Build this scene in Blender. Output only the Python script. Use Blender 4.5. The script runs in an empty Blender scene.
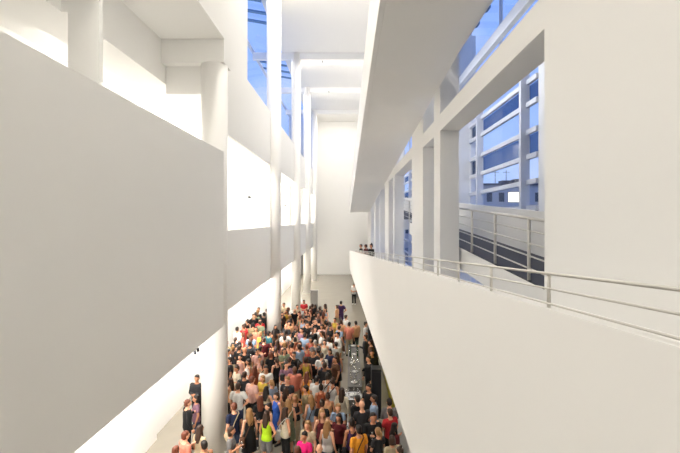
import bpy, bmesh, math, random
from mathutils import Vector, Matrix
rnd = random.Random(11)
S = bpy.context.scene
COL = S.collection
EYE = 7.2                      # eye height above the atrium floor
# ------------------------------------------------------------------ materials
def srgb(r, g, b):
    f = lambda c: (c/255/12.92) if c/255 <= .04045 else ((c/255+.055)/1.055)**2.4
    return (f(r), f(g), f(b), 1)
MATS = {}
def mat(name, col, rough=.6, metal=0, noise=0, scale=8, bump=0, spec=.4):
    if name in MATS: return MATS[name]
    m = bpy.data.materials.new(name); m.use_nodes = True
    nt = m.node_tree; b = nt.nodes['Principled BSDF']
    b.inputs['Base Color'].default_value = col
    b.inputs['Roughness'].default_value = rough
    b.inputs['Metallic'].default_value = metal
    b.inputs['Specular IOR Level'].default_value = spec
    if noise or bump:
        tc = nt.nodes.new('ShaderNodeTexCoord'); n = nt.nodes.new('ShaderNodeTexNoise')
        n.inputs['Scale'].default_value = scale; n.inputs['Detail'].default_value = 4
        nt.links.new(tc.outputs['Object'], n.inputs['Vector'])
        if noise:
            mx = nt.nodes.new('ShaderNodeMix'); mx.data_type = 'RGBA'
            mx.inputs[6].default_value = tuple(c*(1-noise) for c in col[:3])+(1,)
            mx.inputs[7].default_value = tuple(min(1, c*(1+noise)) for c in col[:3])+(1,)
            nt.links.new(n.outputs['Fac'], mx.inputs[0]); nt.links.new(mx.outputs[2], b.inputs['Base Color'])
        if bump:
            bp = nt.nodes.new('ShaderNodeBump'); bp.inputs['Strength'].default_value = bump
            bp.inputs['Distance'].default_value = .01
            nt.links.new(n.outputs['Fac'], bp.inputs['Height']); nt.links.new(bp.outputs['Normal'], b.inputs['Normal'])
    MATS[name] = m; return m
def glow(name, col, s):
    m = bpy.data.materials.new(name); m.use_nodes = True; nt = m.node_tree
    for n in list(nt.nodes): nt.nodes.remove(n)
    e = nt.nodes.new('ShaderNodeEmission'); o = nt.nodes.new('ShaderNodeOutputMaterial')
    e.inputs[0].default_value = col; e.inputs[1].default_value = s
    nt.links.new(e.outputs[0], o.inputs[0]); MATS[name] = m; return m
def glass(name, tint=(1,1,1,1), fac=.08):
    m = bpy.data.materials.new(name); m.use_nodes = True; nt = m.node_tree
    for n in list(nt.nodes): nt.nodes.remove(n)
    t = nt.nodes.new('ShaderNodeBsdfTransparent'); t.inputs[0].default_value = tint
    g = nt.nodes.new('ShaderNodeBsdfGlossy'); g.inputs['Roughness'].default_value = .03
    x = nt.nodes.new('ShaderNodeMixShader'); x.inputs[0].default_value = fac
    o = nt.nodes.new('ShaderNodeOutputMaterial')
    nt.links.new(t.outputs[0], x.inputs[1]); nt.links.new(g.outputs[0], x.inputs[2]); nt.links.new(x.outputs[0], o.inputs[0])
    MATS[name] = m; return m
WHITE = mat('white_paint', (.80, .793, .775, 1), .75, noise=.012, scale=1.5)
COLW = mat('column_paint', (.83, .82, .80, 1), .55)
CEIL = mat('ceiling_paint', (.80, .793, .775, 1), .8, noise=.01, scale=1)
FLOOR = mat('stone_floor', (.27, .245, .20, 1), .26, noise=.08, scale=1.3, bump=.03)
RAIL = mat('rail_paint', (.60, .58, .54, 1), .35, metal=.2)
FRAME = mat('window_frame_paint', (.66, .67, .70, 1), .45)
CARPET = mat('dark_rubber_floor', (.045, .045, .055, 1), .8, noise=.15, scale=30)
GLASS = glass('clear_glass')
TINT = glass('blue_glass', (.34, .44, .56, 1), .06)
BLIND = mat('blue_louvre', (.10, .22, .42, 1), .5)
CLEARL = mat('lens_glass', (.5, .5, .5, 1), .1)
DARKM = mat('dark_metal', (.03, .03, .035, 1), .4, metal=.5)
GREYC = mat('grey_laminate', (.22, .21, .20, 1), .5, noise=.2, scale=25)
# ------------------------------------------------------------------ helpers
def bx(bm, x0, x1, y0, y1, z0, z1):
    v = [bm.verts.new((x, y, z)) for x in (x0, x1) for y in (y0, y1) for z in (z0, z1)]
    for f in ((0,1,3,2),(4,6,7,5),(0,4,5,1),(2,3,7,6),(0,2,6,4),(1,5,7,3)): bm.faces.new([v[i] for i in f])
def hexa(bm, P):               # P: 8 points ordered like bx
    v = [bm.verts.new(p) for p in P]
    for f in ((0,1,3,2),(4,6,7,5),(0,4,5,1),(2,3,7,6),(0,2,6,4),(1,5,7,3)): bm.faces.new([v[i] for i in f])
def mk(name, bm, m, parent=None, smooth=False, bevel=0):
    bmesh.ops.recalc_face_normals(bm, faces=bm.faces)
    me = bpy.data.meshes.new(name); bm.to_mesh(me); bm.free()
    o = bpy.data.objects.new(name, me); COL.objects.link(o)
    for q in (m if isinstance(m, (list, tuple)) else [m]): me.materials.append(q)
    if smooth:
        for p in me.polygons: p.use_smooth = True
    if bevel:
        b = o.modifiers.new('bevel', 'BEVEL'); b.width = bevel; b.segments = 2; b.limit_method = 'ANGLE'
    if parent: o.parent = parent
    return o
def struct(o): o['kind'] = 'structure'; return o
def tag(o, label, cat, group=None):
    o['label'] = label; o['category'] = cat
    if group: o['group'] = group
    return o
def empty(name, loc, rz=0):
    o = bpy.data.objects.new(name, None); COL.objects.link(o); o.location = loc; o.rotation_euler = (0, 0, rz)
    o.empty_display_size = .2; return o
def boxes(name, L, m, parent=None, bevel=0):
    """L: boxes (x0,x1, y0,y1, h0,h1), heights relative to the eye"""
    bm = bmesh.new()
    for a in L: bx(bm, a[0], a[1], a[2], a[3], EYE+a[4], EYE+a[5])
    return mk(name, bm, m, parent, bevel=bevel)
def tube(bm, pts, radii, n=10):
    """closed tube of elliptical rings; radii: number or (rx, ry)"""
    pts = [Vector(p) for p in pts]; rings = []
    for i, p in enumerate(pts):
        d = (pts[min(i+1, len(pts)-1)]-pts[max(i-1, 0)]).normalized()
        ax = Vector((1, 0, 0)) if abs(d.x) < .9 else Vector((0, 1, 0))
        u = (ax-d*ax.dot(d)).normalized(); w = d.cross(u)
        r = radii[i]; rx, ry = (r, r) if not isinstance(r, tuple) else r
        rings.append([bm.verts.new(p+u*rx*math.cos(2*math.pi*k/n)+w*ry*math.sin(2*math.pi*k/n)) for k in range(n)])
    for a, b in zip(rings, rings[1:]):
        for k in range(n): bm.faces.new((a[k], a[(k+1) % n], b[(k+1) % n], b[k]))
    bm.faces.new(rings[0][::-1]); bm.faces.new(rings[-1])
def capsule(bm, a, b, ra, rb, n=10):
    a, b = Vector(a), Vector(b); d = (b-a).normalized()
    tube(bm, [a-d*ra*.9, a-d*ra*.5, a, b, b+d*rb*.5, b+d*rb*.9], [ra*.4, ra*.86, ra, rb, rb*.86, rb*.4], n)
def ball(bm, c, r, n=14):
    rx, ry, rz = r if isinstance(r, tuple) else (r, r, r)
    m = Matrix.Translation(c) @ Matrix.Diagonal((rx, ry, rz, 1))
    return bmesh.ops.create_uvsphere(bm, u_segments=n, v_segments=max(6, n*2//3), radius=1, matrix=m)['verts']
# ------------------------------------------------------------------ setting
bm = bmesh.new(); bx(bm, -8, 7, -3, 57.3, -.3, 0); struct(mk('floor', bm, FLOOR))
XB = -7.5                      # back wall of the galleries
# ground storey, left
struct(boxes('wall_left_ground', [(-8, -6.3, 11.3, 14.1, -7.2, -3.17), (-8, -6.45, 14.1, 57, -7.2, -3.17)], WHITE))
struct(boxes('wall_left_ground_return', [(-8.2, -7.9, -3, 11.3, -7.2, -3.17)], WHITE))
struct(boxes('wall_left_back', [(XB-.3, XB, -3, 57, -3.17, 8.6)], WHITE))
# slabs of the galleries
struct(boxes('slab_first_gallery', [(XB, -3.9, -3, 12.85, -3.17, -1.4), (XB, -4.45, 12.85, 57, -3.17, -1.4)], WHITE))
struct(boxes('slab_second_gallery', [(XB, -5.8, -3, 57, 4.2, 4.6), (-5.8, -4.4, 15.5, 57, 4.2, 4.6), (-5.655, -4.4, 13.71, 15.5, 4.2, 4.6)], WHITE))
# big parapet near the camera
struct(boxes('wall_left_parapet', [(-3.9, -3.75, -3, 12.85, -3.17, 2.04)], WHITE))
struct(boxes('wall_left_upper', [(-3.9, -3.75, -3, 12.95, 5.45, 13)], WHITE))
struct(boxes('ceiling_first_gallery', [(-5.66, -3.9, -3, 12.94, 5.45, 5.7), (-7.5, -5.66, -3, 8.6, 5.45, 5.7)], CEIL))
struct(boxes('wall_left_bulkhead', [(-5.8, -5.66, 8.66, 23, 4.19, 5.6)], WHITE))
struct(boxes('pier_gallery', [(-5.66, -5.04, 8.66, 8.8, -1.4, 5.45)], WHITE))
struct(boxes('beam_gallery', [(-5.66, -3.76, 12.95, 13.7, 4.75, 5.6), (-5.66, -4.42, 13.3, 13.705, 3.9, 4.76)], WHITE))
# long left wall with its openings
bands = [(-4.4, -4.25, 13.7, 57, -3.17, -.36), (-4.4, -4.25, 13.7, 57, 3.0, 5.87)]
for a, b in ((13.3, 14.8), (23.2, 26.5), (33.4, 37.2), (43.2, 46.5), (52.5, 57)): bands.append((-4.4, -4.25, a, b, -.36, 3.0))
for a, b in ((13.0, 18.0), (23.4, 26.8), (33.2, 36.5), (42, 44.6), (51, 57)): bands.append((-4.4, -4.25, a, b, 5.87, 13))
struct(boxes('wall_left_atrium', bands, WHITE))
# far and camera-side walls
struct(boxes('wall_back', [(-8, 7, 57, 57.4, -7.2, 14)], WHITE))
struct(boxes('trim_1', [(-4.2, 2.4, 56.96, 57, 4.45, 4.5)], WHITE))
struct(boxes('wall_front', [(-8.2, 7, -3.4, -3, -7.2, 14)], WHITE))
# ceiling and beams
struct(boxes('ceiling', [(-5.2, 2.5, -3, 57, 13, 13.3)], CEIL))
for i, z in enumerate((13.2, 23.7, 33.6, 42.4, 50.9)):
    struct(boxes('beam_roof', [(XB, 2.5, z-.2, z+.2, 12.5, 13.02)], WHITE))
# left skylight: sloped glass strip with dark louvres
bm = bmesh.new(); hexa(bm, [(-5.2, -3, EYE+13.1), (-5.2, -3, EYE+13.14), (-5.2, 57, EYE+13.1), (-5.2, 57, EYE+13.14),
    (-7.5, -3, EYE+13.5), (-7.5, -3, EYE+13.54), (-7.5, 57, EYE+13.5), (-7.5, 57, EYE+13.54)])
w = bpy.data.objects.new('window_1', None); COL.objects.link(w); struct(w)
mk('glass_pane', bm, GLASS, w)
boxes('glass_pane', [(XB-.2, XB-.18, -3, 57, 8.6, 13.5)], GLASS, w)
for z in (-2.9, 10, 19, 47, 56.8): boxes('mullion', [(XB-.25, XB-.12, z-.06, z+.06, 8.6, 13.5)], FRAME, w)
boxes('transom', [(XB-.25, XB-.05, -3, 57, 13.3, 13.5)], FRAME, w)
for z in (20.4, 22.0, 23.6, 25.2, 26.8, 28.2, 34.4, 36.0, 37.6, 39.2):
    b_ = bmesh.new(); hexa(b_, [(-5.2, z, EYE+12.9), (-5.2, z, EYE+12.98), (-5.2, z+.32, EYE+12.9), (-5.2, z+.32, EYE+12.98),
        (-7.5, z, EYE+13.3), (-7.5, z, EYE+13.38), (-7.5, z+.32, EYE+13.3), (-7.5, z+.32, EYE+13.38)])
    mk('louvre', b_, BLIND, w)
# ------------------------------------------------------------------ right side
def rw(x, z, h): return (x, z, EYE+h)
R = [(2.5, 3.02, -3, 5.5, -7.2, 13), (2.5, 3.02, 49, 57, -7.2, 13), (2.5, 3.02, 5.5, 49, 2.45, 2.9), (2.5, 3.02, 5.5, 49, 4.6, 13)]
for a, b in ((11.8, 12.65), (14.5, 17.1), (23.7, 24.4), (27.1, 29.9), (34.6, 35.4), (40.5, 43.2)):
    R.append((2.5, 3.02, a, b, -7.2, 2.45)); R.append((2.5, 3.02, a, b, 2.9, 4.6))
struct(boxes('wall_right', R, WHITE))
def ramp_solid(name, x0, x1, h0, h1, drift, slope, za, zb, m, parent=None):
    """straight sloping beam: h falls by slope and x shifts by drift per metre away"""
    P = []
    for x in (x0, x1):
        for z in (za, zb):
            xx = x+drift*z if x < 2.4 else x
            for h in (h0, h1): P.append((xx, z, EYE+h+slope*z))
    b_ = bmesh.new(); hexa(b_, P); return mk(name, b_, m, parent)
LD, LS = -6.3/430, -28.4/430
UD, US = -4/430, -28/430
struct(ramp_solid('ramp_lower_slab', .96, 2.5, -2.55, -1.4, LD, LS, -3, 54, WHITE))
struct(ramp_solid('ramp_lower_parapet', .85, .955, -2.55, -.25, LD, LS, -3, 54, WHITE))
struct(ramp_solid('ramp_upper_slab', .74, 2.5, 4.46, 5.0, UD, US, -3, 54, WHITE))
struct(ramp_solid('ramp_upper_parapet', .63, .735, 4.46, 6.3, UD, US, -3, 54, WHITE))
bm = bmesh.new(); P = []
for x in (1.66, 2.49):
    for z in (3, 54): P += [(x, z, 0), (x, z, EYE-2.56+LS*z)]
hexa(bm, P); struct(mk('wall_right_under_ramp', bm, WHITE))
# inner flight climbing the other way, behind the right wall
IS = 28/430
struct(ramp_solid('ramp_inner_slab', 3.1, 4.65, -2.14, -1.56, 0, IS, 5, 22, WHITE))
struct(ramp_solid('ramp_inner_floor', 3.12, 4.62, -1.56, -1.545, 0, IS, 5, 22, CARPET))
struct(ramp_solid('ramp_inner_parapet', 4.65, 4.75, -2.14, -.47, 0, IS, 5, 22, WHITE))
struct(ramp_solid('ramp_inner_slab', 3.1, 4.65, -2.14, -1.56, 0, IS, 24.5, 49, WHITE))
struct(ramp_solid('ramp_inner_floor', 3.12, 4.62, -1.56, -1.545, 0, IS, 24.5, 49, CARPET))
struct(ramp_solid('ramp_inner_parapet', 4.65, 4.75, -2.14, -.47, 0, IS, 24.5, 49, WHITE))
# cross walls and outer wall of the glazed strip
struct(boxes('wall_right_cross', [(4.76, 6.6, 22.4, 22.7, -7.2, 9.6)], WHITE))
struct(boxes('wall_right_outer', [(6.3, 6.6, -3, 14.3, -7.2, 9.8), (6.3, 6.6, 14.3, 55, 6.4, 6.7), (6.3, 6.6, 22.3, 24, -7.2, 6.6),
                                  (6.3, 6.6, 54, 57, -7.2, 9.8), (6.3, 6.6, 14.3, 54, -7.2, -5)], WHITE))
struct(boxes('beam_right_walkway', [(5.4, 5.6, -3, 22.4, 6.6, 7.0)], WHITE))
# roof glazing of the strip
w = bpy.data.objects.new('window_2', None); COL.objects.link(w); struct(w)
boxes('glass_pane', [(3.02, 6.5, -3, 57, 9.8, 9.84)], GLASS, w)
for k in range(16): boxes('louvre', [(3.02, 6.4, 5+k*1.6, 5.5+k*1.6, 9.6, 9.7)], BLIND, w)
# tall window bays of the outer facade
def bay(n, za, zb, mull):
    w = bpy.data.objects.new('window_%d' % n, None); COL.objects.link(w); struct(w)
    for z in mull: boxes('mullion', [(6.04, 6.35, z-.09, z+.09, -5, 6.6)], FRAME, w)
    T = [-3.5, -2.2, -.85, .42, 1.32, 2.2, 3.07, 4.03, 4.82, 6.5]
    for h in T: boxes('transom', [(6.22, 6.345, za, zb, h-.085, h+.085)], FRAME, w)
    zs = [za]+list(mull)+[zb]
    for a, b in zip(zs, zs[1:]): boxes('glass_pane', [(6.36, 6.38, a, b, -5, 6.6)], GLASS, w)
    for lo, hi in ((2.27, 3.0), (4.1, 4.75)):
        for a, b in zip(zs, zs[1:]): boxes('tinted_pane', [(6.40, 6.42, a, b, lo, hi)], TINT, w)
bay(3, 14.3, 22.3, (15.2, 20.4))
w = bpy.data.objects.new('window_5', None); COL.objects.link(w); struct(w)
boxes('glass_pane', [(6.4, 6.42, 14.3, 55, 6.7, 9.8)], GLASS, w)
for z in (18, 22.55, 27, 31.5, 36, 40.5, 45, 49.5): boxes('mullion', [(6.3, 6.42, z-.05, z+.05, 6.7, 9.8)], FRAME, w)
bay(4, 24, 54, (28, 33.2, 38.4, 43.6, 48.8))
# far-left doorway
d = empty('door_1', (-5.9, 56.98, 0)); struct(d)
bm = bmesh.new(); bx(bm, -.45, .45, -.06, 0, 0, 2.6); mk('door_leaf', bm, GREYC, d)
bm = bmesh.new(); bx(bm, -.53, -.45, -.1, 0, 0, 2.7); bx(bm, .45, .53, -.1, 0, 0, 2.7); bx(bm, -.45, .45, -.1, 0, 2.6, 2.7); mk('door_frame', bm, FRAME, d)
# ------------------------------------------------------------------ columns
ordn = ['first', 'second', 'third', 'fourth', 'fifth']
colx = [-4.14]*5
for i, z in enumerate((13.25, 23.7, 33.6, 42.4, 50.9)):
    c = empty('column', (-4.14, z, 0))
    struct(c)
    bm = bmesh.new(); top = EYE+(13 if i else 4.75)
    tube(bm, [(0, 0, 0), (0, 0, top)], [.39 if i < 2 else .36]*2, 40)
    o = mk('shaft', bm, COLW, c)
    for p in o.data.polygons: p.use_smooth = len(p.vertices) == 4
    bm = bmesh.new(); tube(bm, [(0, 0, 0), (0, 0, .12)], [.41, .41], 40); mk('base_ring', bm, RAIL, c)
# ------------------------------------------------------------------ railings
def pt(z, x, h): return (x+LD*z, z, EYE+h+LS*z)
r = empty('railing', pt(0, .9, -.25))
tag(r, 'low three-bar metal railing along the top of the big white ramp parapet', 'railing')
inv = r.location
def tb(name, a, b, rad, parent, m=RAIL, n=10):
    a = Vector(a)-parent.location; b = Vector(b)-parent.location
    bm = bmesh.new(); tube(bm, [a, b], [rad, rad], n); return mk(name, bm, m, parent, smooth=True)
for h, rr in ((-.105, .0062), (-.168, .0042), (-.231, .0042)): tb('rail', pt(-1.5, .86, h), pt(30, .86, h), rr, r)
zz = 1.82
while zz < 30:
    a = Vector(pt(zz, .872, -.25)); b = Vector(pt(zz, .872, -.107))
    tb('post', a, b, .0085, r); zz += .705
def ipt(z, h): return (3.16, z, EYE+h+IS*z)
for za, zb, lab in ((5.2, 12.4, 'white five-bar railing of the dark inner ramp seen through the biggest opening'),
                    (13.2, 24, 'white five-bar railing of the dark inner ramp behind the wide piers'),
                    (24.6, 33, 'white five-bar railing of the inner ramp glimpsed through the narrow far opening')):
    r2 = empty('inner_railing', ipt(za, -1.54)); tag(r2, lab, 'railing')
    for h, rr in ((-.46, .03), (-.68, .014), (-.9, .014), (-1.12, .014), (-1.34, .014)): tb('rail', ipt(za, h), ipt(zb, h), rr, r2)
    z = za+.6
    while z < zb: tb('post', ipt(z, -1.56), ipt(z, -.46), .03, r2); z += 1.75
# ------------------------------------------------------------------ fittings
for z, lab in ((26.0, 'small dark wall light in the gallery opening, well clear of the second column'),
               (31.5, 'small dark wall light in the gallery opening, half behind the second column'),
               (40.5, 'small dark wall light seen in the gallery opening past the second column')):
    L = empty('wall_light', (-6.0, z, EYE+1.38)); tag(L, lab, 'light fitting', 'gallery wall lights')
    bm = bmesh.new(); bx(bm, -.07, .07, -.2, .2, -.05, .05); mk('lamp_housing', bm, DARKM, L, bevel=.015)
    bm = bmesh.new(); tube(bm, [(0, 0, .05), (0, 0, 2.82)], [.008, .008], 6); mk('hanging_rod', bm, RAIL, L)
    L['label'] = lab.replace('wall light', 'hanging light')
    L.name = 'hanging_light'
    L['group'] = 'lights hanging in the gallery'
for k, (x, z, h, lab) in enumerate(((-3.85, 10.7, -3.17, 'pair of small dark spotlights under the lower edge of the big grey parapet'),
                       (-2.1, 34.0, 12.5, 'small dark spotlight on the first visible ceiling beam'),
                       (-1.95, 41.9, 12.5, 'small dark spotlight on the second visible ceiling beam'))):
    L = empty('spotlight', (x, z, EYE+h)); tag(L, lab, 'spotlight')
    if k: L.location.y = z-.33
    for dx in ((-.0, .22) if k == 0 else (0,)):
        bm = bmesh.new(); tube(bm, [(0, dx, 0), (0, dx, -.08)], [.012, .012], 8); mk('bracket', bm, DARKM, L)
        bm = bmesh.new(); tube(bm, [(0, dx, -.07), (.02, dx, -.17)], [.03, .035], 14); hd_ = mk('lamp_head', bm, DARKM, L)
        bm = bmesh.new(); tube(bm, [(.02, dx, -.17), (.021, dx, -.178)], [.028, .028], 14); mk('lens', bm, CLEARL, hd_)
CLEARL_ = 0
def box_on_floor(name, x0, x1, y0, y1, h, m, lab, cat, top=None):
    e = empty(name, ((x0+x1)/2, (y0+y1)/2, 0)); tag(e, lab, cat)
    a, b = (x1-x0)/2, (y1-y0)/2
    bm = bmesh.new(); bx(bm, -a, a, -b, b, 0, h-.04); mk('body', bm, m, e, bevel=.01)
    bm = bmesh.new(); bx(bm, -a-.03, a+.03, -b-.03, b+.03, h-.04, h); mk('top', bm, top or m, e, bevel=.008)
    return e
box_on_floor('counter', -3.75, -3.0, 27.6, 28.6, 1.15, GREYC, 'grey patterned counter standing in front of the third column', 'counter')
box_on_floor('totem', -2.9, -2.35, 32.4, 32.7, 1.9, GREYC, 'tall dark grey totem standing beside the far columns', 'totem')
box_on_floor('desk', .25, 1.35, 40, 40.9, .95, GREYC, 'pale topped desk against the far end under the ramp', 'desk', WHITE)
# information stand by the ground-floor wall
e = empty('sign_stand', (-4.85, 17.6, 0)); tag(e, 'thin dark metal stand with tilted plate by the white ground-floor wall', 'stand')
bm = bmesh.new(); tube(bm, [(0, 0, 0), (0, 0, 1.35)], [.02, .02], 8); mk('pole', bm, DARKM, e)
bm = bmesh.new(); tube(bm, [(0, 0, 0), (0, 0, .03)], [.17, .15], 20); mk('base', bm, DARKM, e)
bm = bmesh.new(); hexa(bm, [(-.2, -.05, 1.28), (-.2, -.05, 1.31), (-.2, .12, 1.28), (-.2, .12, 1.31), (.06, -.05, 1.46), (.06, -.05, 1.49), (.06, .12, 1.46), (.06, .12, 1.49)]); mk('plate', bm, DARKM, e)
# yellow panel on the wall under the ramp
YEL = mat('yellow_print', srgb(190, 175, 20), .5, noise=.25, scale=2.5)
e = empty('wall_banner', (1.65, 18.4, 0)); tag(e, 'yellow printed banner on the wall under the ramp', 'banner')
bm = bmesh.new(); bx(bm, -.03, 0, -3.0, 2.3, .02, 2.6); mk('panel', bm, YEL, e)
bm = bmesh.new(); bx(bm, -.04, .01, -2.45, 2.05, 2.6, 2.65); mk('top_rail', bm, DARKM, e)
# black cabinets at the ramp side of the crowd
for x, z, h, w_, lab in ((1.0, 15.9, 1.75, .36, 'tall black loudspeaker cabinet in front of the yellow banner'),
                     (1.25, 22.6, 1.9, .5, 'tall black loudspeaker cabinet further along under the ramp')):
    e = empty('loudspeaker', (x, z, 0)); tag(e, lab, 'loudspeaker')
    BL = mat('black_cabinet', (.012, .012, .014, 1), .5)
    bm = bmesh.new(); bx(bm, -w_/2, w_/2, -.25, .25, .05, h); cb_ = mk('cabinet', bm, BL, e, bevel=.02)
    bm = bmesh.new(); bx(bm, -w_/2+.03, w_/2-.03, -.27, -.25, .12, h-.08); mk('grille', bm, DARKM, cb_)
    bm = bmesh.new(); bx(bm, -w_/2-.05, w_/2+.05, -.3, .3, 0, .05); mk('base', bm, DARKM, e)
# long bar table with glassware
CLOTH = mat('grey_cloth', (.13, .125, .12, 1), .85, noise=.15, scale=12)
CLEAR = glass('wine_glass', (.93, .94, .95, 1), .35)
e = empty('bar_table', (.22, 19.0, 0)); tag(e, 'long narrow grey bar table with rows of glasses in the crowd', 'table')
bm = bmesh.new(); bx(bm, -.27, .27, -2.9, 2.6, .92, .96); mk('tabletop', bm, CLOTH, e, bevel=.01)
bm = bmesh.new(); bx(bm, -.25, .25, -2.85, 2.55, .06, .92); mk('cloth_skirt', bm, CLOTH, e, bevel=.02)
e2 = empty('round_table', (.12, 15.1, 0)); tag(e2, 'round silver high table crowded with glasses in front of the bar', 'table')
SILV = mat('silver', (.6, .6, .62, 1), .25, metal=.9)
bm = bmesh.new(); tube(bm, [(0, 0, 1.0), (0, 0, 1.03)], [.36, .36], 32); mk('tabletop', bm, SILV, e2)
bm = bmesh.new(); tube(bm, [(0, 0, .03), (0, 0, 1.0)], [.035, .035], 12); mk('pedestal', bm, SILV, e2)
bm = bmesh.new(); tube(bm, [(0, 0, 0), (0, 0, .03)], [.25, .23], 28); mk('base', bm, SILV, e2)
def wine():
    bm = bmesh.new()
    tube(bm, [(0,0,0),(0,0,.004),(0,0,.008),(0,0,.08),(0,0,.1),(0,0,.13),(0,0,.17),(0,0,.19)], [.034,.034,.005,.005,.025,.038,.034,.03], 12)
    return mk('wine_glass', bm, CLEAR, smooth=True)
g0 = None
spots = [(.22+rnd.uniform(-.2, .2), 16.2+k*.152+rnd.uniform(-.08, .08), .96) for k in range(34)] + \
        [(.12+.26*math.cos(a), 15.1+.26*math.sin(a), 1.03) for a in [k*math.pi/4.5 for k in range(9)]]
for k, (x, y, z) in enumerate(spots):
    if g0 is None: o = g0 = wine()
    else: o = g0.copy(); COL.objects.link(o)
    o.location = (x, y, z)
    if z > 1: tag(o, 'clear stemmed glass standing on the round silver table', 'glass', 'glasses on the round table')
    else: tag(o, 'clear stemmed glass standing on the long grey bar table', 'glass', 'glasses on the bar table')
PLATEM = mat('white_china', (.8, .79, .76, 1), .25)
p0 = None
for k, (x, y) in enumerate(((.12, 15.1), (.2, 16.45), (.25, 17.6), (.18, 18.7), (.27, 19.9), (.2, 21.2))):
    if p0 is None:
        bm = bmesh.new(); tube(bm, [(0, 0, 0), (0, 0, .006), (0, 0, .01), (0, 0, .05)], [.05, .06, .07, .13], 24); o = p0 = mk('bowl', bm, PLATEM, smooth=True)
    else: o = p0.copy(); COL.objects.link(o)
    o.location = (x, y, 1.03 if k == 0 else .96)
    if k: tag(o, 'white bowl among the glasses on the long grey bar table', 'bowl', 'bowls on the bar table')
    else: tag(o, 'white bowl in the middle of the round silver table', 'bowl')
b0 = None
for k in range(9):
    if b0 is None:
        bm = bmesh.new(); tube(bm, [(0,0,0),(0,0,.18),(0,0,.22),(0,0,.25),(0,0,.31)], [.037,.037,.025,.014,.014], 14); o = b0 = mk('bottle', bm, mat('bottle_glass', (.02, .05, .03, 1), .1), smooth=True)
    else: o = b0.copy(); COL.objects.link(o)
    o.location = (.22+(-.17 if k % 2 else .17), 19.4+k*.24, .96)
    tag(o, 'dark green bottle at the far half of the long grey bar table', 'bottle', 'bottles on the bar table')
# ------------------------------------------------------------------ people
def finish(name, bm, voxel, mats, smooth_it=3, extra=None):
    bmesh.ops.recalc_face_normals(bm, faces=bm.faces)
    me = bpy.data.meshes.new(name); bm.to_mesh(me); bm.free()
    o = bpy.data.objects.new('tmp', me); COL.objects.link(o)
    m = o.modifiers.new('r', 'REMESH'); m.mode = 'VOXEL'; m.voxel_size = voxel; m.use_smooth_shade = True
    s = o.modifiers.new('s', 'SMOOTH'); s.iterations = smooth_it; s.factor = .5
    dg = bpy.context.evaluated_depsgraph_get()
    out = bpy.data.meshes.new_from_object(o.evaluated_get(dg))
    bpy.data.objects.remove(o)
    out.name = name
    if extra:
        b = bmesh.new(); b.from_mesh(out); n0 = len(b.faces)
        for idx, fn in extra:
            before = set(b.faces); fn(b)
            for f in b.faces:
                if f not in before: f.material_index = idx; f.smooth = True
        b.to_mesh(out); b.free()
    out.materials.clear()
    for q in mats: out.materials.append(q)
    for p in out.polygons: p.use_smooth = True
    return out
SKIN = mat('skin', srgb(205, 150, 120), .55)
EYEM = mat('eye', (.02, .015, .01, 1), .3); LIP = mat('lip', srgb(160, 80, 75), .5)
CLO = mat('clothing', (.3, .3, .3, 1), .9)
ARMS = {   # elbow, wrist for the side at -x, then +x
 'relaxed': ((-.225,-.03,1.12), (-.24,.06,.88), (.225,-.03,1.12), (.24,.06,.88)),
 'drink':   ((-.225,-.03,1.12), (-.24,.06,.88), (.235,.03,1.12), (.12,.24,1.22)),
 'folded':  ((-.225,.03,1.13), (-.02,.2,1.13), (.225,.03,1.13), (.04,.23,1.1)),
 'phone':   ((-.22,.02,1.12), (-.06,.26,1.19), (.22,.02,1.12), (.06,.26,1.19)),
 'raised':  ((-.36,.06,1.50), (-.14,.02,1.68), (.36,.06,1.50), (.14,.02,1.68)),
 'hip':     ((-.225,-.03,1.12), (-.24,.06,.88), (.35,-.06,1.16), (.19,.03,1.0)),
 'talking': ((-.235,.04,1.13), (-.22,.27,1.2), (.225,-.03,1.12), (.23,.07,.88)),
}
LEGS = {   # knee, ankle for -x, +x
 'stand': ((-.10,.01,.49), (-.105,-.02,.085), (.10,.01,.49), (.105,-.02,.085)),
 'walk':  ((-.10,.13,.51), (-.10,.2,.09), (.10,-.02,.49), (.10,-.24,.12)),
}
def hand(bm, el, wr, side):
    el, wr = Vector(el), Vector(wr); d = (wr-el).normalized()
    ref = Vector((1, 0, 0)) if abs(d.z) > .6 else Vector((0, 0, 1))
    w = (ref-d*ref.dot(d)).normalized(); nrm = d.cross(w)          # w: thickness dir, nrm: across fingers
    pc = wr+d*.05
    tube(bm, [wr-d*.01, wr+d*.03, wr+d*.085], [.024, .032, .034], 10)
    for k, (ln, o) in enumerate(((.062,-.03), (.075,-.011), (.07,.009), (.055,.028))):
        a = wr+d*.08+nrm*o; b = a+d*ln*.55-w*.008*side; c = b+d*ln*.4-w*.022*side
        tube(bm, [a, b, c], [.0105, .0095, .008], 6)
    a = wr+d*.03+nrm*-.03; b = a+d*.03-nrm*.025; c = b+d*.028-nrm*.005
    tube(bm, [a, b, c], [.012, .011, .009], 6)
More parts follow.
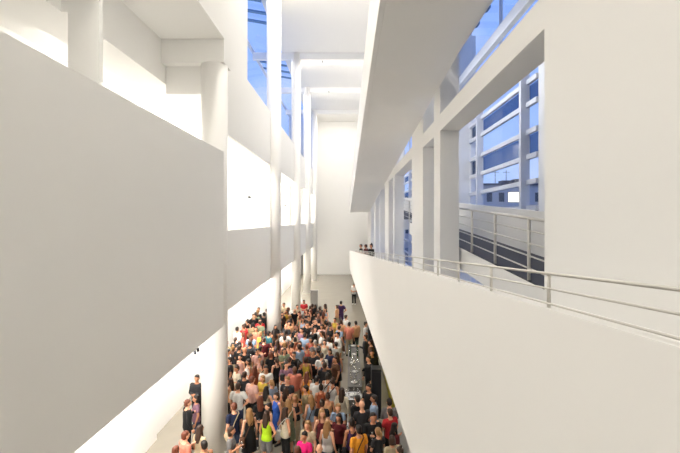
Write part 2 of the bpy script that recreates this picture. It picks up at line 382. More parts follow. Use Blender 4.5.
def body(sex, arms, legs):
    A, L = ARMS[arms], LEGS[legs]; f = sex == 'f'
    sh = .158 if f else .178; sr = .043 if f else .052
    bm = bmesh.new()
    if f: tube(bm, [(0,0,.84),(0,0,.92),(0,0,1.07),(0,.005,1.22),(0,.0,1.34),(0,-.005,1.41),(0,0,1.45)], [(.13,.10),(.165,.115),(.118,.085),(.135,.10),(.14,.09),(.09,.07),(.05,.05)], 20)
    else: tube(bm, [(0,0,.84),(0,0,.92),(0,0,1.07),(0,.005,1.24),(0,.0,1.35),(0,-.005,1.42),(0,0,1.46)], [(.125,.10),(.15,.11),(.14,.10),(.165,.115),(.17,.105),(.10,.08),(.058,.058)], 20)
    if f:
        for s in (-1, 1): ball(bm, (s*.062, .082, 1.26), (.05, .04, .05), 10)
    tube(bm, [(0,-.005,1.40), (0,.0,1.47), (0,.012,1.56)], [.055 if f else .062, .046 if f else .054, .05], 14)
    ball(bm, (0, .018, 1.615), (.074, .094, .108), 20)
    ball(bm, (0, .035, 1.565), (.055, .07, .065), 14)               # jaw
    tube(bm, [(0,.105,1.625), (0,.118,1.605), (0,.126,1.59), (0,.11,1.582)], [.008,.012,.015,.01], 8)   # nose
    for s in (-1, 1): ball(bm, (s*.077, .01, 1.605), (.013, .02, .03), 8)
    for i, s in ((0, -1), (2, 1)):
        S0 = (s*sh, -.005, 1.385); e_, w_ = A[i], A[i+1]
        capsule(bm, (s*.09, -.005, 1.38), S0, .055, sr+.008, 12)
        capsule(bm, S0, e_, sr+.004, .037 if f else .043, 12)
        capsule(bm, e_, w_, .036 if f else .042, .024 if f else .028, 12)
        hand(bm, e_, w_, s)
        k, a = L[i], L[i+1]
        capsule(bm, (s*.085, 0, .88), k, .085 if f else .082, .053, 14)
        mid = Vector(k).lerp(Vector(a), .3)+Vector((0, -.015, 0))
        capsule(bm, k, mid, .053, .054, 12); capsule(bm, mid, a, .053, .035, 12)
        a = Vector(a); capsule(bm, a+Vector((0, -.03, -.045)), a+Vector((0, .14, -.055)), .034, .028, 10)
    def eyes(b):
        for s in (-1, 1): ball(b, (s*.03, .104, 1.622), (.014, .009, .009), 8); ball(b, (s*.03, .104, 1.643), (.018, .007, .004), 8)
    def lips(b): ball(b, (0, .107, 1.558), (.022, .008, .007), 8)
    return finish('body', bm, .0085, [SKIN, EYEM, LIP], 3, [(1, eyes), (2, lips)])
def top_mesh(sex, arms, kind):
    A = ARMS[arms]; f = sex == 'f'; sh = .158 if f else .178; sr = (.043 if f else .052)+.014
    bm = bmesh.new(); q = .016 if kind != 'jacket' else .028
    if f: P, Rr = [(0,0,.88),(0,0,.94),(0,0,1.07),(0,.008,1.24),(0,.0,1.34)], [(.165,.125),(.168,.12),(.126,.095),(.14,.112),(.14,.095)]
    else: P, Rr = [(0,0,.87),(0,0,.94),(0,0,1.07),(0,.005,1.24),(0,.0,1.35)], [(.16,.12),(.158,.118),(.148,.11),(.168,.12),(.172,.11)]
    if kind != 'vest': P.append((0,-.005,1.425)); Rr.append((.085,.07))
    tube(bm, P, [(a+q, b+q) for a, b in Rr], 20)
    if f:
        for s in (-1, 1): ball(bm, (s*.062, .09, 1.26), (.056, .045, .056), 10)
    if kind == 'dress':
        tube(bm, [(0,0,.98),(0,0,.9),(0,.0,.7),(0,0,.5)], [(.15,.12),(.19,.15),(.21,.17),(.24,.2)], 20)
    for i, s in ((0, -1), (2, 1)):
        S0 = Vector((s*sh, -.005, 1.385)); e_, w_ = Vector(A[i]), Vector(A[i+1])
        if kind == 'vest' or kind == 'dress':
            tube(bm, [(s*.085,.085,1.30),(s*.09,.05,1.42),(s*.09,-.05,1.42),(s*.085,-.09,1.30)], [.024]*4, 8)
        else:
            capsule(bm, (s*.08, -.005, 1.375), S0, .07, sr+.008, 12)
            if kind in ('long', 'jacket'):
                capsule(bm, S0, e_, sr+.004, .056, 12); capsule(bm, e_, w_.lerp(e_, .08), .054, .04, 12)
            else: capsule(bm, S0, S0.lerp(e_, .5), sr+.01, sr+.008, 12)
    return finish('top', bm, .014, [CLO], 2)
def bottom_mesh(legs, kind):
    L = LEGS[legs]; bm = bmesh.new()
    tube(bm, [(0,0,.82),(0,0,.9),(0,0,1.0)], [(.15,.12),(.178,.13),(.155,.115)], 20)
    for i, s in ((0, -1), (2, 1)):
        k, a = Vector(L[i]), Vector(L[i+1]); hp = Vector((s*.085, 0, .88))
        if kind == 'trousers':
            capsule(bm, hp, k, .098, .07, 14); capsule(bm, k, a+Vector((0, 0, .03)), .068, .058, 14)
        elif kind == 'shorts': capsule(bm, hp, hp.lerp(k, .75), .1, .09, 14)
    if kind == 'skirt': tube(bm, [(0,0,.92),(0,0,.75),(0,0,.5)], [(.17,.13),(.2,.16),(.23,.19)], 20)
    return finish(kind, bm, .014, [CLO], 2)
def shoe_mesh(legs, side):
    a = Vector(LEGS[legs][1 if side < 0 else 3]); bm = bmesh.new()
    capsule(bm, a+Vector((0, -.035, -.04)), a+Vector((0, .15, -.05)), .042, .036, 12)
    tube(bm, [a+Vector((0, -.02, -.03)), a+Vector((0, -.01, .02))], [.045, .042], 12)
    for v in bm.verts: v.co.z = max(v.co.z, 0.0 if legs == 'stand' else a.z-.085)
    return finish('shoe', bm, .010, [CLO], 1)
def hair_mesh(kind):
    bm = bmesh.new()
    ball(bm, (0, -.004, 1.672), (.08, .1, .066), 18); ball(bm, (0, -.01, 1.64), (.085, .095, .09), 18); ball(bm, (0, -.03, 1.60), (.08, .075, .085), 16)
    if kind == 'long':
        tube(bm, [(0,-.03,1.62),(0,-.06,1.52),(0,-.085,1.40),(0,-.1,1.26)], [(.088,.07),(.1,.055),(.105,.04),(.07,.025)], 16)
        for s in (-1, 1): tube(bm, [(s*.07,.01,1.62),(s*.085,.01,1.5),(s*.09,.03,1.4)], [.025,.03,.018], 8)
    if kind == 'ponytail': tube(bm, [(0,-.09,1.67),(0,-.14,1.65),(0,-.15,1.55),(0,-.13,1.42)], [.02,.032,.034,.014], 10)
    if kind == 'bun': ball(bm, (0, -.03, 1.75), .042, 12)
    if kind == 'bob':
        tube(bm, [(0,-.02,1.66),(0,-.02,1.58),(0,-.03,1.49)], [(.088,.075),(.1,.075),(.095,.06)], 16)
    return finish('hair', bm, .011, [CLO], 1)
CACHE = {}
def get(key, fn, *a):
    if key not in CACHE: CACHE[key] = fn(*a)
    return CACHE[key]
RGB = {'black': (20,20,22), 'white': (232,230,226), 'navy': (28,38,70), 'blush': (226,178,166), 'coral': (208,96,84), 'red': (175,38,44),
 'lime': (170,210,30), 'orange': (228,150,40), 'hot pink': (226,30,120), 'grey': (128,126,126), 'charcoal': (52,52,56), 'sage': (140,150,120),
 'peach': (232,176,130), 'royal blue': (50,90,180), 'purple': (72,44,92), 'maroon': (98,26,34), 'yellow': (228,196,80), 'beige': (200,182,150),
 'brown': (95,62,42), 'pale blue': (160,182,210), 'cream': (226,214,190), 'rust': (160,80,48), 'khaki': (150,134,100), 'denim': (58,72,100),
 'mustard': (186,146,50), 'mauve': (150,110,130), 'teal': (40,100,110), 'salmon': (222,134,112)}
HAIRC = {'dark': (28,20,16), 'brown': (52,33,22), 'blond': (138,102,62), 'red': (92,46,28), 'grey': (140,134,128)}
def cloth(c): return mat('cloth_'+c.replace(' ', '_'), tuple((.95 if c in ('lime', 'hot pink', 'orange', 'red', 'royal blue') else .68)*v for v in srgb(*RGB[c])[:3])+(1,), .9, noise=.22, scale=22)
def hairm(c): return mat('hair_'+c, srgb(*HAIRC[c]), .6, noise=.3, scale=60)
SKT = [mat('skin_%s' % n, srgb(*c), .55) for n, c in (('fair', (208,154,124)), ('tan', (184,128,96)), ('olive', (164,114,84)), ('deep', (108,70,50)))]
KN = {'tee': 't-shirt', 'vest': 'vest', 'long': 'long-sleeved top', 'dress': 'sleeveless dress', 'jacket': 'jacket'}
def part(name, me, parent, m, slot=0):
    o = bpy.data.objects.new(name, me); COL.objects.link(o); o.parent = parent
    o.material_slots[slot].link = 'OBJECT'; o.material_slots[slot].material = m
    return o
LABELS = set(); PLACED = []
bm = bmesh.new(); bx(bm, -.038, .038, -.004, .004, -.075, .075); PH = mk('phone', bm, mat('phone_case', (.01, .01, .012, 1), .2), bevel=.003)
def person(x, z, tc, tk, bc, bk, hc, hs, face, pose='relaxed', sex='f', h=1.68, base=0., skin=1, where='', legs='stand', lean=0):
    """face: heading in degrees, 0 looks away down the hall, 180 towards the camera, 90 to the columns"""
    hd = {'long': 'long %s hair', 'short': 'short %s hair', 'ponytail': '%s ponytail', 'bun': '%s hair bun', 'bob': '%s bob', 'bald': 'bald head'}[hs]
    hd = hd % hc if '%' in hd else hd
    a = face % 360
    view = 'facing away' if a < 50 or a > 310 else 'facing here' if 130 < a < 230 else 'in profile'
    lab = 'person, %s, %s %s' % (hd, tc, KN[tk])
    if tk != 'dress': lab += ', %s %s' % (bc, bk)
    opts = [lab+', '+where, lab+', '+view+', '+where]
    good = [l for l in opts if l not in LABELS and len(l.replace(',', '').split()) <= 16]
    if not good: return None
    LABELS.add(good[0])
    r = empty('person', (x, z, base), math.radians(face)); k = h/1.72
    r.scale = (k, k, k); tag(r, good[0], 'person', 'people in the hall')
    part('body', get(('b', sex, pose, legs), body, sex, pose, legs), r, SKT[skin])
    part(KN[tk].replace('-', '_').replace('long_sleeved_top', 'long_sleeved_top'), get(('t', sex, pose, tk), top_mesh, sex, pose, tk), r, cloth(tc))
    if tk != 'dress': part(bk, get(('l', legs, bk), bottom_mesh, legs, bk), r, cloth(bc))
    sc_ = cloth(rnd.choice(['black', 'charcoal', 'white', 'brown']))
    for s in (-1, 1): part('shoe', get(('s', legs, s), shoe_mesh, legs, s), r, sc_)
    if hs != 'bald': part('hair', get(('h', hs), hair_mesh, hs), r, hairm(hc))
    if pose == 'drink' and x < 1.2 and base == 0:
        g = g0.copy(); COL.objects.link(g); g.scale = (k, k, k)
        g.location = Matrix.Rotation(math.radians(face), 3, 'Z') @ Vector((.095*k, .31*k, 1.17*k)) + Vector((x, z, base))
        tag(g, 'clear stemmed glass held in the hand of a standing person', 'glass', 'glasses held in the crowd')
    if pose == 'phone' and base == 0:
        g = PH.copy(); COL.objects.link(g); g.rotation_euler = (.5, 0, math.radians(face))
        g.location = Matrix.Rotation(math.radians(face), 3, 'Z') @ Vector((0, .34*k, 1.22*k)) + Vector((x, z, base))
        tag(g, 'small black phone held up in both hands of a standing person', 'phone', 'phones held in the crowd')
    PLACED.append((x, z)); return r
def place_name(x, z):
    for i, cz in enumerate((13.25, 23.7, 33.6)):
        if abs(z-cz) < 2.2 and abs(x+4.14) < 2: return 'by the %s column' % ordn[i]
    if x > .75 and z < 24: return 'under the ramp'
    if abs(x-.22) < 1.3 and 15 < z < 22: return 'by the bar table'
    if x < -4.9: return 'along the ground-floor wall'
    if z < 13: return 'among the first rows'
    if z < 16: return 'low in the crowd'
    if z < 19: return 'amid the crowd'
    if z < 23: return 'behind the crowd centre'
    if z < 28: return 'towards the crowd end'
    return 'far down the hall'
# seen one by one: px of the head, top of the head, then looks (positions on the floor follow from the camera)
LIST = [
 (186,431,'salmon','tee','brown','trousers','red','short',-60,'talking','m',1.74,0), (176,446,'coral','vest','rust','skirt','red','bob',-30,'folded','f',1.64,0),
 (197,375,'charcoal','jacket','black','trousers','dark','short',180,'folded','m',1.76,1), (192,398,'black','long','black','trousers','red','short',-80,'talking','m',1.72,0),
 (201,399,'mauve','tee','denim','trousers','dark','bob',120,'drink','f',1.64,1), (199,426,'beige','tee','black','skirt','brown','long',-10,'hip','f',1.66,1), (204,441,'khaki','vest','brown','shorts','dark','short',20,'relaxed','m',1.7,1),
 (238,383,'white','tee','denim','trousers','brown','short',10,'hip','m',1.78,0), (234,403,'navy','tee','denim','shorts','red','short',20,'relaxed','m',1.76,0),
 (231,427,'grey','tee','black','trousers','brown','bob',-70,'drink','f',1.66,1), (253,409,'black','dress','black','skirt','blond','long',8,'relaxed','f',1.7,0),
 (268,410,'lime','vest','grey','shorts','brown','long',0,'hip','f',1.68,1), (264,395,'black','tee','charcoal','trousers','red','long',30,'phone','f',1.66,0),
 (281,408,'cream','vest','black','trousers','brown','long',-25,'hip','f',1.7,1), (288,400,'sage','dress','sage','skirt','blond','long',10,'relaxed','f',1.72,0),
 (285,388,'peach','vest','denim','skirt','brown','long',5,'relaxed','f',1.64,1), (274,393,'royal blue','dress','navy','skirt','brown','bob',150,'drink','f',1.66,0),
 (253,376,'blush','tee','black','trousers','red','short',-5,'relaxed','m',1.78,0), (250,341,'charcoal','tee','khaki','shorts','brown','short',-5,'hip','m',1.78,1),
 (236,355,'blush','vest','denim','trousers','dark','bob',170,'relaxed','f',1.66,0), (230,357,'black','tee','black','trousers','dark','short',90,'drink','m',1.74,1),
 (237,366,'cream','tee','brown','trousers','brown','bun',120,'folded','f',1.66,1), (231,378,'peach','vest','black','skirt','brown','long',60,'talking','f',1.64,0),
 (244,372,'charcoal','tee','charcoal','trousers','brown','short',-20,'relaxed','m',1.74,1), (262,361,'beige','vest','beige','skirt','brown','ponytail',0,'relaxed','f',1.66,1),
 (266,366,'white','tee','black','trousers','dark','short',170,'folded','m',1.74,2), (271,352,'black','tee','black','trousers','red','bob',0,'relaxed','f',1.68,1),
 (279,358,'black','vest','black','trousers','brown','ponytail',10,'drink','f',1.68,0), (287,357,'black','tee','black','trousers','brown','short',-15,'relaxed','m',1.74,1),
 (294,352,'black','long','maroon','trousers','dark','short',180,'folded','m',1.74,1), (286,377,'charcoal','tee','black','trousers','blond','short',175,'phone','m',1.74,0),
 (255,366,'rust','tee','rust','skirt','red','long',40,'talking','f',1.62,1), (262,376,'yellow','tee','brown','trousers','blond','bob',160,'folded','f',1.64,0),
 (273,380,'pale blue','tee','navy','trousers','blond','ponytail',20,'relaxed','f',1.66,0), (307,372,'orange','dress','orange','skirt','red','long',0,'relaxed','f',1.66,1),
 (300,362,'black','tee','black','trousers','dark','bun',-90,'drink','f',1.66,1), (306,357,'yellow','vest','mustard','skirt','brown','bob',20,'relaxed','f',1.66,1),
 (313,350,'charcoal','long','black','trousers','brown','short',180,'phone','m',1.76,1), (319,375,'white','tee','black','trousers','dark','short',0,'relaxed','m',1.7,2),
 (326,374,'white','vest','black','trousers','dark','bob',10,'relaxed','f',1.66,1), (333,378,'white','vest','navy','trousers','brown','bun',0,'relaxed','f',1.66,1),
 (319,385,'rust','dress','rust','skirt','dark','bun',0,'folded','f',1.66,1), (342,388,'cream','long','brown','trousers','brown','long',5,'relaxed','f',1.68,0),
 (311,395,'pale blue','vest','blush','skirt','blond','long',15,'relaxed','f',1.66,0), (308,385,'khaki','tee','black','trousers','dark','short',90,'drink','m',1.72,1),
 (322,400,'black','tee','black','shorts','brown','bun',-10,'relaxed','f',1.66,0), (338,404,'pale blue','tee','navy','trousers','blond','bob',180,'folded','f',1.64,0),
 (326,412,'maroon','vest','charcoal','skirt','blond','long',-170,'talking','f',1.68,0), (328,418,'white','vest','denim','skirt','blond','long',0,'relaxed','f',1.68,0),
 (309,422,'beige','tee','brown','trousers','blond','long',160,'relaxed','f',1.66,0), (305,431,'hot pink','tee','black','trousers','dark','short',170,'phone','f',1.62,1),
 (338,417,'maroon','tee','black','trousers','dark','long',180,'relaxed','f',1.64,1), (349,418,'purple','vest','black','trousers','dark','bun',5,'relaxed','f',1.68,1),
 (317,444,'cream','tee','beige','shorts','blond','bald',170,'folded','m',1.74,0), (300,447,'brown','tee','black','trousers','red','bob',30,'drink','f',1.64,0),
 (362,401,'charcoal','tee','black','trousers','dark','bald',0,'folded','m',1.82,0), (361,422,'orange','tee','black','trousers','dark','short',5,'relaxed','m',1.74,1),
 (375,415,'black','long','black','trousers','dark','short',170,'drink','m',1.78,1), (390,409,'red','tee','black','trousers','brown','short',20,'talking','m',1.66,0),
 (386,426,'charcoal','tee','charcoal','trousers','blond','ponytail',40,'folded','f',1.62,0), (394,438,'beige','tee','khaki','skirt','brown','bob',10,'relaxed','f',1.62,1),
 (401,426,'maroon','tee','maroon','trousers','dark','long',-40,'talking','f',1.62,0), (403,442,'mauve','vest','brown','skirt','brown','bun',30,'folded','f',1.6,1),
 (369,384,'black','tee','black','trousers','dark','short',120,'drink','m',1.76,1), (366,356,'black','long','black','trousers','dark','short',100,'relaxed','m',1.8,0), (372,350,'black','jacket','black','trousers','dark','short',180,'relaxed','m',1.8,1),
 (279,304,'black','tee','black','trousers','dark','short',-90,'relaxed','m',1.76,1), (287,303,'beige','tee','black','trousers','brown','short',180,'folded','m',1.8,1),
 (267,309,'grey','tee','grey','shorts','dark','short',60,'relaxed','m',1.7,1), (304,300,'red','tee','black','trousers','dark','short',180,'folded','m',1.74,1),
 (246,324,'red','tee','coral','trousers','brown','short',60,'relaxed','m',1.74,1), (252,323,'khaki','tee','denim','trousers','dark','short',20,'folded','m',1.74,1),
 (243,332,'coral','tee','black','trousers','red','long',100,'drink','f',1.66,0), (256,327,'salmon','vest','beige','skirt','brown','bob',180,'relaxed','f',1.66,1),
 (261,321,'sage','tee','brown','trousers','brown','short',-30,'folded','m',1.74,1), (265,319,'red','tee','black','trousers','dark','short',180,'relaxed','m',1.74,1),
 (262,332,'yellow','dress','yellow','skirt','blond','bob',150,'talking','f',1.66,1), (251,334,'pale blue','tee','denim','shorts','brown','short',0,'relaxed','m',1.7,0), (267,331,'teal','tee','charcoal','trousers','dark','short',-30,'relaxed','m',1.74,1),
 (285,331,'white','tee','black','trousers','dark','short',0,'hip','m',1.72,1), (295,337,'rust','tee','rust','skirt','dark','bob',0,'relaxed','f',1.64,1),
 (305,333,'pale blue','tee','denim','trousers','dark','short',-10,'relaxed','m',1.72,1), (307,345,'coral','vest','red','skirt','red','short',10,'relaxed','f',1.66,1),
 (309,316,'black','tee','black','trousers','brown','bun',160,'folded','f',1.66,1), (315,327,'white','tee','beige','trousers','brown','short',170,'relaxed','m',1.72,0),
 (323,325,'blush','tee','beige','trousers','dark','bob',150,'drink','f',1.64,1), (329,325,'charcoal','tee','brown','trousers','dark','bun',-120,'folded','f',1.68,1),
 (316,340,'grey','tee','denim','trousers','grey','short',0,'relaxed','m',1.74,1), (324,340,'cream','vest','sage','skirt','brown','bob',170,'relaxed','f',1.66,0),
 (335,318,'yellow','dress','yellow','skirt','dark','short',150,'folded','f',1.68,1), (341,320,'peach','vest','black','trousers','red','bob',180,'relaxed','f',1.66,1),
 (341,301,'purple','tee','purple','trousers','dark','short',0,'hip','m',1.78,1), (337,305,'peach','tee','beige','skirt','brown','bob',60,'relaxed','f',1.66,0), (346,315,'white','tee','pale blue','trousers','brown','short',-60,'relaxed','m',1.72,0),
 (356,321,'peach','tee','black','trousers','dark','short',20,'relaxed','m',1.74,1), (366,322,'white','tee','black','trousers','dark','short',-100,'folded','m',1.72,1), (357,336,'charcoal','jacket','charcoal','trousers','brown','short',80,'talking','m',1.72,1),
 (336,342,'white','tee','black','trousers','dark','short',20,'relaxed','m',1.7,1), (330,349,'navy','tee','black','trousers','dark','bob',160,'drink','f',1.66,1), (337,352,'purple','vest','black','skirt','brown','long',0,'relaxed','f',1.66,1),
 (354,284,'white','tee','black','trousers','dark','short',170,'folded','m',1.74,1), (371,340,'brown','tee','black','trousers','brown','short',60,'relaxed','m',1.72,1),
]
BAGS = {(253,409):'brown', (234,403):'beige', (281,408):'white', (361,422):'brown', (349,418):'black', (311,395):'brown', (288,400):'cream', (333,378):'navy', (262,361):'brown', (326,374):'black'}
POS = []
for q in LIST:
    z = 430*(EYE-q[11])/(q[1]-220); POS.append([min((q[0]-349)/430*z, 1.25), z])
OBST = [(-4.14, 13.25, .78), (-4.14, 23.7, .78), (-4.14, 33.6, .78), (1.0, 15.9, .6), (1.25, 22.6, .65), (-3.4, 28.1, .85)] + [(.22, 16.5+.5*k, .58) for k in range(10)] + [(.12, 15.1, .68), (-4.85, 17.6, .4)]
for it in range(60):
    for i in range(len(POS)):
        for j in range(i+1, len(POS)):
            dx, dz = POS[j][0]-POS[i][0], POS[j][1]-POS[i][1]; d = math.hypot(dx, dz)
            if d < .54:
                if d < .01: dx, dz, d = .01, .0, .01
                k = (.54-d)/2/d; POS[i][0] -= dx*k*.7; POS[i][1] -= dz*k; POS[j][0] += dx*k*.7; POS[j][1] += dz*k
        for ox, oz, rr in OBST:
            dx, dz = POS[i][0]-ox, POS[i][1]-oz; d = math.hypot(dx, dz)
            if d < rr: d = max(d, .01); POS[i][0] = ox+dx/d*rr; POS[i][1] = oz+dz/d*rr
        POS[i][0] = min(POS[i][0], 1.25)
for (px, py, tc, tk, bc, bk, hc, hs, face, pose, sex, h, sk), (x, z) in zip(LIST, POS):
    pn = place_name(x, z)
    fc = face+rnd.uniform(-28, 28)
    if person(x, z, tc, tk, bc, bk, hc, hs, fc, pose, sex, h, 0, sk, pn) is None: print('DUP', px, py)
    if (px, py) in BAGS:
        bc_ = BAGS[(px, py)]; bg_ = empty('shoulder_bag', (x, z, 0), math.radians(fc)); bg_.scale = (h/1.72,)*3
        tag(bg_, '%s shoulder bag with a strap worn by the person in the %s %s' % (bc_, tc, KN[tk]), 'bag', 'bags in the crowd')
        bm = bmesh.new(); tube(bm, [(-.235,-.06,.72),(-.24,-.07,.78),(-.24,-.07,.95),(-.235,-.06,.98)], [(.05,.12),(.065,.15),(.06,.14),(.04,.12)], 12); mk('bag_body', bm, cloth(bc_), bg_, smooth=True)
        bm = bmesh.new(); tube(bm, [(-.235,-.19,.95),(-.1,-.16,1.2),(.1,-.1,1.43),(.12,.0,1.46),(.08,.1,1.4),(-.05,.16,1.2),(-.21,.09,.95)], [(.016,.006)]*7, 6); mk('strap', bm, cloth(bc_), bg_)
# three people leaning at the far end of the ramp
for (x, z, tc, tk, bc, hc, hs, face, pose, sex, h, wh) in (
   (.80, 28.5, 'black', 'tee', 'black', 'dark', 'short', 100, 'phone', 'm', 1.68, 'at the ramp end, first of three'),
   (1.02, 26.0, 'maroon', 'tee', 'black', 'brown', 'short', 60, 'folded', 'm', 1.64, 'middle of three on the ramp'),
   (1.22, 23.5, 'black', 'long', 'charcoal', 'dark', 'bun', 130, 'phone', 'f', 1.64, 'last of three on the ramp')):
    person(x, z, tc, tk, bc, 'trousers', hc, hs, face, pose, sex, h, EYE-1.4+LS*z, 1, wh)
# the rest of the crowd
TC = ['black']*12+['white']*4+['charcoal']*5+['navy','grey','beige','cream','brown','rust','peach','maroon','pale blue','coral','khaki','blush','mustard','mauve','sage','salmon']
tries = 0; n = 0
while n < 104 and tries < 6000:
    tries += 1
    z = rnd.choice([rnd.uniform(12.2, 20), rnd.uniform(12.2, 24), rnd.uniform(16, 28.5)]); x = rnd.uniform(-5.7, 1.4)
    if x < -4.9 and (z < 17 or z > 27): continue
    if x < -3.4 and z < 14.5: continue
    if z > 23.5 and x > -.3: continue
    if z > 24.5 and x > -1.4: continue
    if -.45 < x < .85 and 14.3 < z < 22.6: continue
    if x > .7 and z > 13.5: continue
    if any(math.hypot(x-a, z-b) < r_ for a, b, r_ in OBST): continue
    if -1.7 < x < -1.15 and z < 15.5: continue
    if any((x-a)**2+(z-b)**2 < .5**2 for a, b in PLACED): continue
    if any(abs(z-c) < .75 and abs(x+4.14) < .75 for c in (13.25, 23.7, 33.6)): continue
    if 27.3 < z < 28.9 and x < -2.7: continue
    # leave the singled-out people in view
    sx = x/z*430; hide = False
    for a, b in PLACED[:len(LIST)]:
        if .05 < b-z < 1.6 and abs(a/b*430-sx) < 5: hide = True; break
    if hide and rnd.random() < .8: continue
    sex = rnd.choice('fm')
    hs = rnd.choice(['short']*6+['bald'] if sex == 'm' else ['long', 'long', 'ponytail', 'bun', 'bob'])
    tk = rnd.choice(['tee', 'tee', 'long'] if sex == 'm' else ['tee', 'vest', 'dress', 'vest'])
    bk = rnd.choice(['trousers', 'trousers', 'shorts'] if sex == 'm' else ['trousers', 'skirt'])
    tc = rnd.choice(TC); bc = rnd.choice(['black', 'black', 'denim', 'charcoal', 'brown', 'navy', 'beige'])
    hc = rnd.choice(['dark']*6+['brown']*6+['blond', 'red'])
    if person(x, z, tc, tk, bc, bk, hc, hs, rnd.choice([0, 15, -20, 40, -50, 90, -90, 180, 150, -150, 120]), rnd.choice(['relaxed', 'relaxed', 'drink', 'folded', 'hip', 'talking', 'phone']),
              sex, rnd.uniform(1.6, 1.7) if sex == 'f' else rnd.uniform(1.68, 1.82), 0, rnd.choice([0, 1, 1, 0, 2, 3]), place_name(x, z), rnd.choice(['stand']*5+['walk'])): n += 1
print('people', len(PLACED), 'tries', tries)
bpy.data.objects.remove(PH)
# ------------------------------------------------------------------ outside
STONE = mat('pale_render', srgb(190, 186, 184), .85, noise=.06, scale=.6)
ROOFM = mat('roof_grey', srgb(90, 92, 100), .8); WIN = mat('dark_window', (.03, .04, .06, 1), .2)
LIT = glow('lit_window_light', (1, .86, .6, 1), 3.2)
bm = bmesh.new(); bx(bm, 6.8, 220, -60, 260, -.4, -.05); struct(mk('ground', bm, mat('paving', (.16, .16, .17, 1), .8, noise=.1, scale=.3)))
def building(x0, x1, y0, h, lab, cols, rows, lit=None, hut=True):
    e = empty('building', ((x0+x1)/2, y0, -.05)); w = x1-x0
    tag(e, lab, 'building')
    bm = bmesh.new(); bx(bm, -w/2, w/2, 0, 14, 0, h); mk('walls', bm, STONE, e)
    bm = bmesh.new(); bx(bm, -w/2-.3, w/2+.3, -.4, 14.3, h, h+.35); mk('cornice', bm, ROOFM, e)
    for i in range(cols):
        for j in range(rows):
            cx = -w/2+(i+.5)*w/cols; cz = h-2.2-j*3.1
            bm = bmesh.new(); q = .95 if lit and (i, j) == lit else .5; bx(bm, cx-q, cx+q, -.05, .05, cz-.85, cz+.85)
            o = mk('window', bm, LIT if lit and (i, j) == lit else WIN, e)
            if lit and (i, j) == lit: o['label'] = 'brightly lit window'; o.scale = (1, 1, 1)
    if hut:
        for k in range(5):
            cx = rnd.uniform(-w/2+1, w/2-1); hh = rnd.uniform(.7, 1.9)
            bm = bmesh.new(); bx(bm, cx-rnd.uniform(.5, 1.3), cx+rnd.uniform(.5, 1.3), 2, 4, h+.35, h+.35+hh); mk('roof_hut', bm, ROOFM, e)
        for k in range(3):
            cx = rnd.uniform(-w/2+1, w/2-1)
            bm = bmesh.new(); tube(bm, [(cx, 1.5, h+.3), (cx, 1.5, h+3)], [.06, .05], 6)
            tube(bm, [(cx-.7, 1.5, h+2.6), (cx+.7, 1.5, h+2.6)], [.04, .04], 6); mk('aerial', bm, DARKM, e)
    return e
building(25, 43, 80, 13.7, 'pale apartment block with a lit window and cluttered roof beyond the glass', 8, 3, (2, 0))
building(46, 60, 95, 13.2, 'pale apartment block beyond the glass, beside the cluttered one', 6, 3)
building(14, 26, 112, 13.0, 'grey apartment block farthest away beyond the tall window', 5, 3)
# ------------------------------------------------------------------ sky
W = bpy.data.worlds.new('dusk'); S.world = W; W.use_nodes = True; nt = W.node_tree
bg = nt.nodes['Background']; tc = nt.nodes.new('ShaderNodeTexCoord'); sp = nt.nodes.new('ShaderNodeSeparateXYZ')
cr = nt.nodes.new('ShaderNodeValToRGB'); nz = nt.nodes.new('ShaderNodeTexNoise'); nz.inputs['Scale'].default_value = 5; nz.inputs['Detail'].default_value = 5
nt.links.new(tc.outputs['Generated'], sp.inputs[0]); nt.links.new(sp.outputs['Z'], cr.inputs[0]); nt.links.new(tc.outputs['Generated'], nz.inputs['Vector'])
cr.color_ramp.elements[0].position = 0; cr.color_ramp.elements[0].color = srgb(160, 188, 243)
cr.color_ramp.elements[1].position = .7; cr.color_ramp.elements[1].color = srgb(105, 145, 230)
mx = nt.nodes.new('ShaderNodeMix'); mx.data_type = 'RGBA'; rp = nt.nodes.new('ShaderNodeValToRGB')
rp.color_ramp.elements[0].position = .5; rp.color_ramp.elements[0].color = (0, 0, 0, 1); rp.color_ramp.elements[1].position = .7; rp.color_ramp.elements[1].color = (.6, .6, .6, 1)
nt.links.new(nz.outputs['Fac'], rp.inputs[0]); nt.links.new(rp.outputs[0], mx.inputs[0])
nt.links.new(cr.outputs[0], mx.inputs[6]); mx.inputs[7].default_value = srgb(205, 212, 238)
nt.links.new(mx.outputs[2], bg.inputs[0]); bg.inputs[1].default_value = 1.2
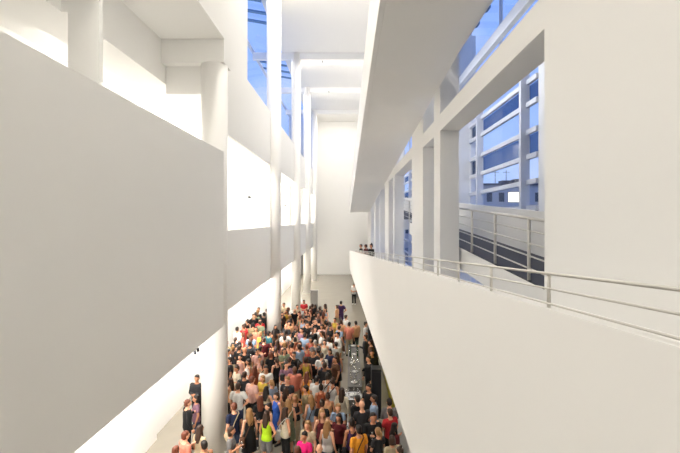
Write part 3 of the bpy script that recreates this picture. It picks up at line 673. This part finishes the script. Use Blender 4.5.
# ------------------------------------------------------------------ lamps of the place and added fill lights
def area(name, x, z, h, sx, sz, power, col=(1, .91, .78), rot=(0, 0, 0)):
    l = bpy.data.lights.new(name, 'AREA'); l.shape = 'RECTANGLE'; l.size = sx; l.size_y = sz; l.energy = power; l.color = col
    o = bpy.data.objects.new(name, l); COL.objects.link(o); o.location = (x, z, EYE+h); o.rotation_euler = rot; return o
WARM = (1, .952, .872)
area('ceiling_lamp', -2.6, 6, 12.8, 1.5, 10, 650, WARM, (0, -.4, 0))                       # out over the camera end
area('ceiling_lamp', -2.6, 18.2, 12.9, 1.5, 8, 650, WARM, (0, -.4, 0))
for z, p, t in ((24.2, 480, 0), (34.1, 520, .6), (42.9, 420, .2), (51.3, 60, 0)): area('ceiling_lamp', -1.2, z, 12.9, 4.5, .4, p, WARM, (t, 0, 0))   # behind the beams
for z in (18.5, 29, 39, 49): area('gallery_lamp', -6.2, z, 4.1, .6, 8, 300, WARM, (0, .35, 0))
for z in (18.5, 29, 39, 49): area('gallery_wash', -4.9, z, 4.1, .3, 8, 260, WARM, (0, -.9, 0))
for z in (18.5, 29, 39, 49): area('ground_light', -5.0, z, -3.4, .8, 8, 360, WARM, (0, .6, 0))
area('ground_light', -4.8, 9, -3.4, .8, 8, 380, WARM, (0, .6, 0))
area('ground_light', -4.08, 9.3, -3.25, .25, .5, 190, WARM, (.9, 0, 0))  # added fill aimed at the first column, hidden behind the parapet
area('far_wall_fill', -1.0, 51.6, 12.9, 5, .4, 170, WARM, (.3, 0, 0))  # unseen fill light added to brighten the far wall
area('ground_light', -4.6, 19.3, -3.3, .3, .5, 260, WARM, (.9, 0, 0))  # added fill for the second column, out of sight behind the wall band
area('gallery_lamp', -6.6, 11.5, 4.1, .5, 4, 60, WARM, (0, .5, 0))
area('near_gallery_lamp', -4.5, 3.2, 5.38, 1.0, 11, 430, WARM, (0, -.95, 0))
for z in (21, 31, 41): area('top_lamp', -4.9, z, 12.4, .3, 6, 60, WARM)
for z in (17, 33, 46): area('inner_ramp_fill', 3.3, z, 6.2, .3, 8, 200, (.95, .97, 1), (0, -.5, 0))  # added fill lights that lift the cross wall and window frames
# ------------------------------------------------------------------ camera
cam = bpy.data.cameras.new('camera'); co = bpy.data.objects.new('camera', cam); COL.objects.link(co)
co.location = (0, 0, EYE); co.rotation_euler = (math.radians(90), 0, 0)
cam.sensor_width = 36; cam.lens = 430/680*36; cam.shift_x = -9/680; cam.shift_y = -6.5/680; cam.clip_start = .05; cam.clip_end = 500
S.camera = co
S.view_settings.view_transform = 'Standard'; S.view_settings.look = 'None'; S.view_settings.exposure = .24; S.view_settings.gamma = 1
S.cycles.max_bounces = 10; S.cycles.diffuse_bounces = 7; S.cycles.transparent_max_bounces = 16
S.cycles.use_denoising = True; S.cycles.sample_clamp_indirect = 8
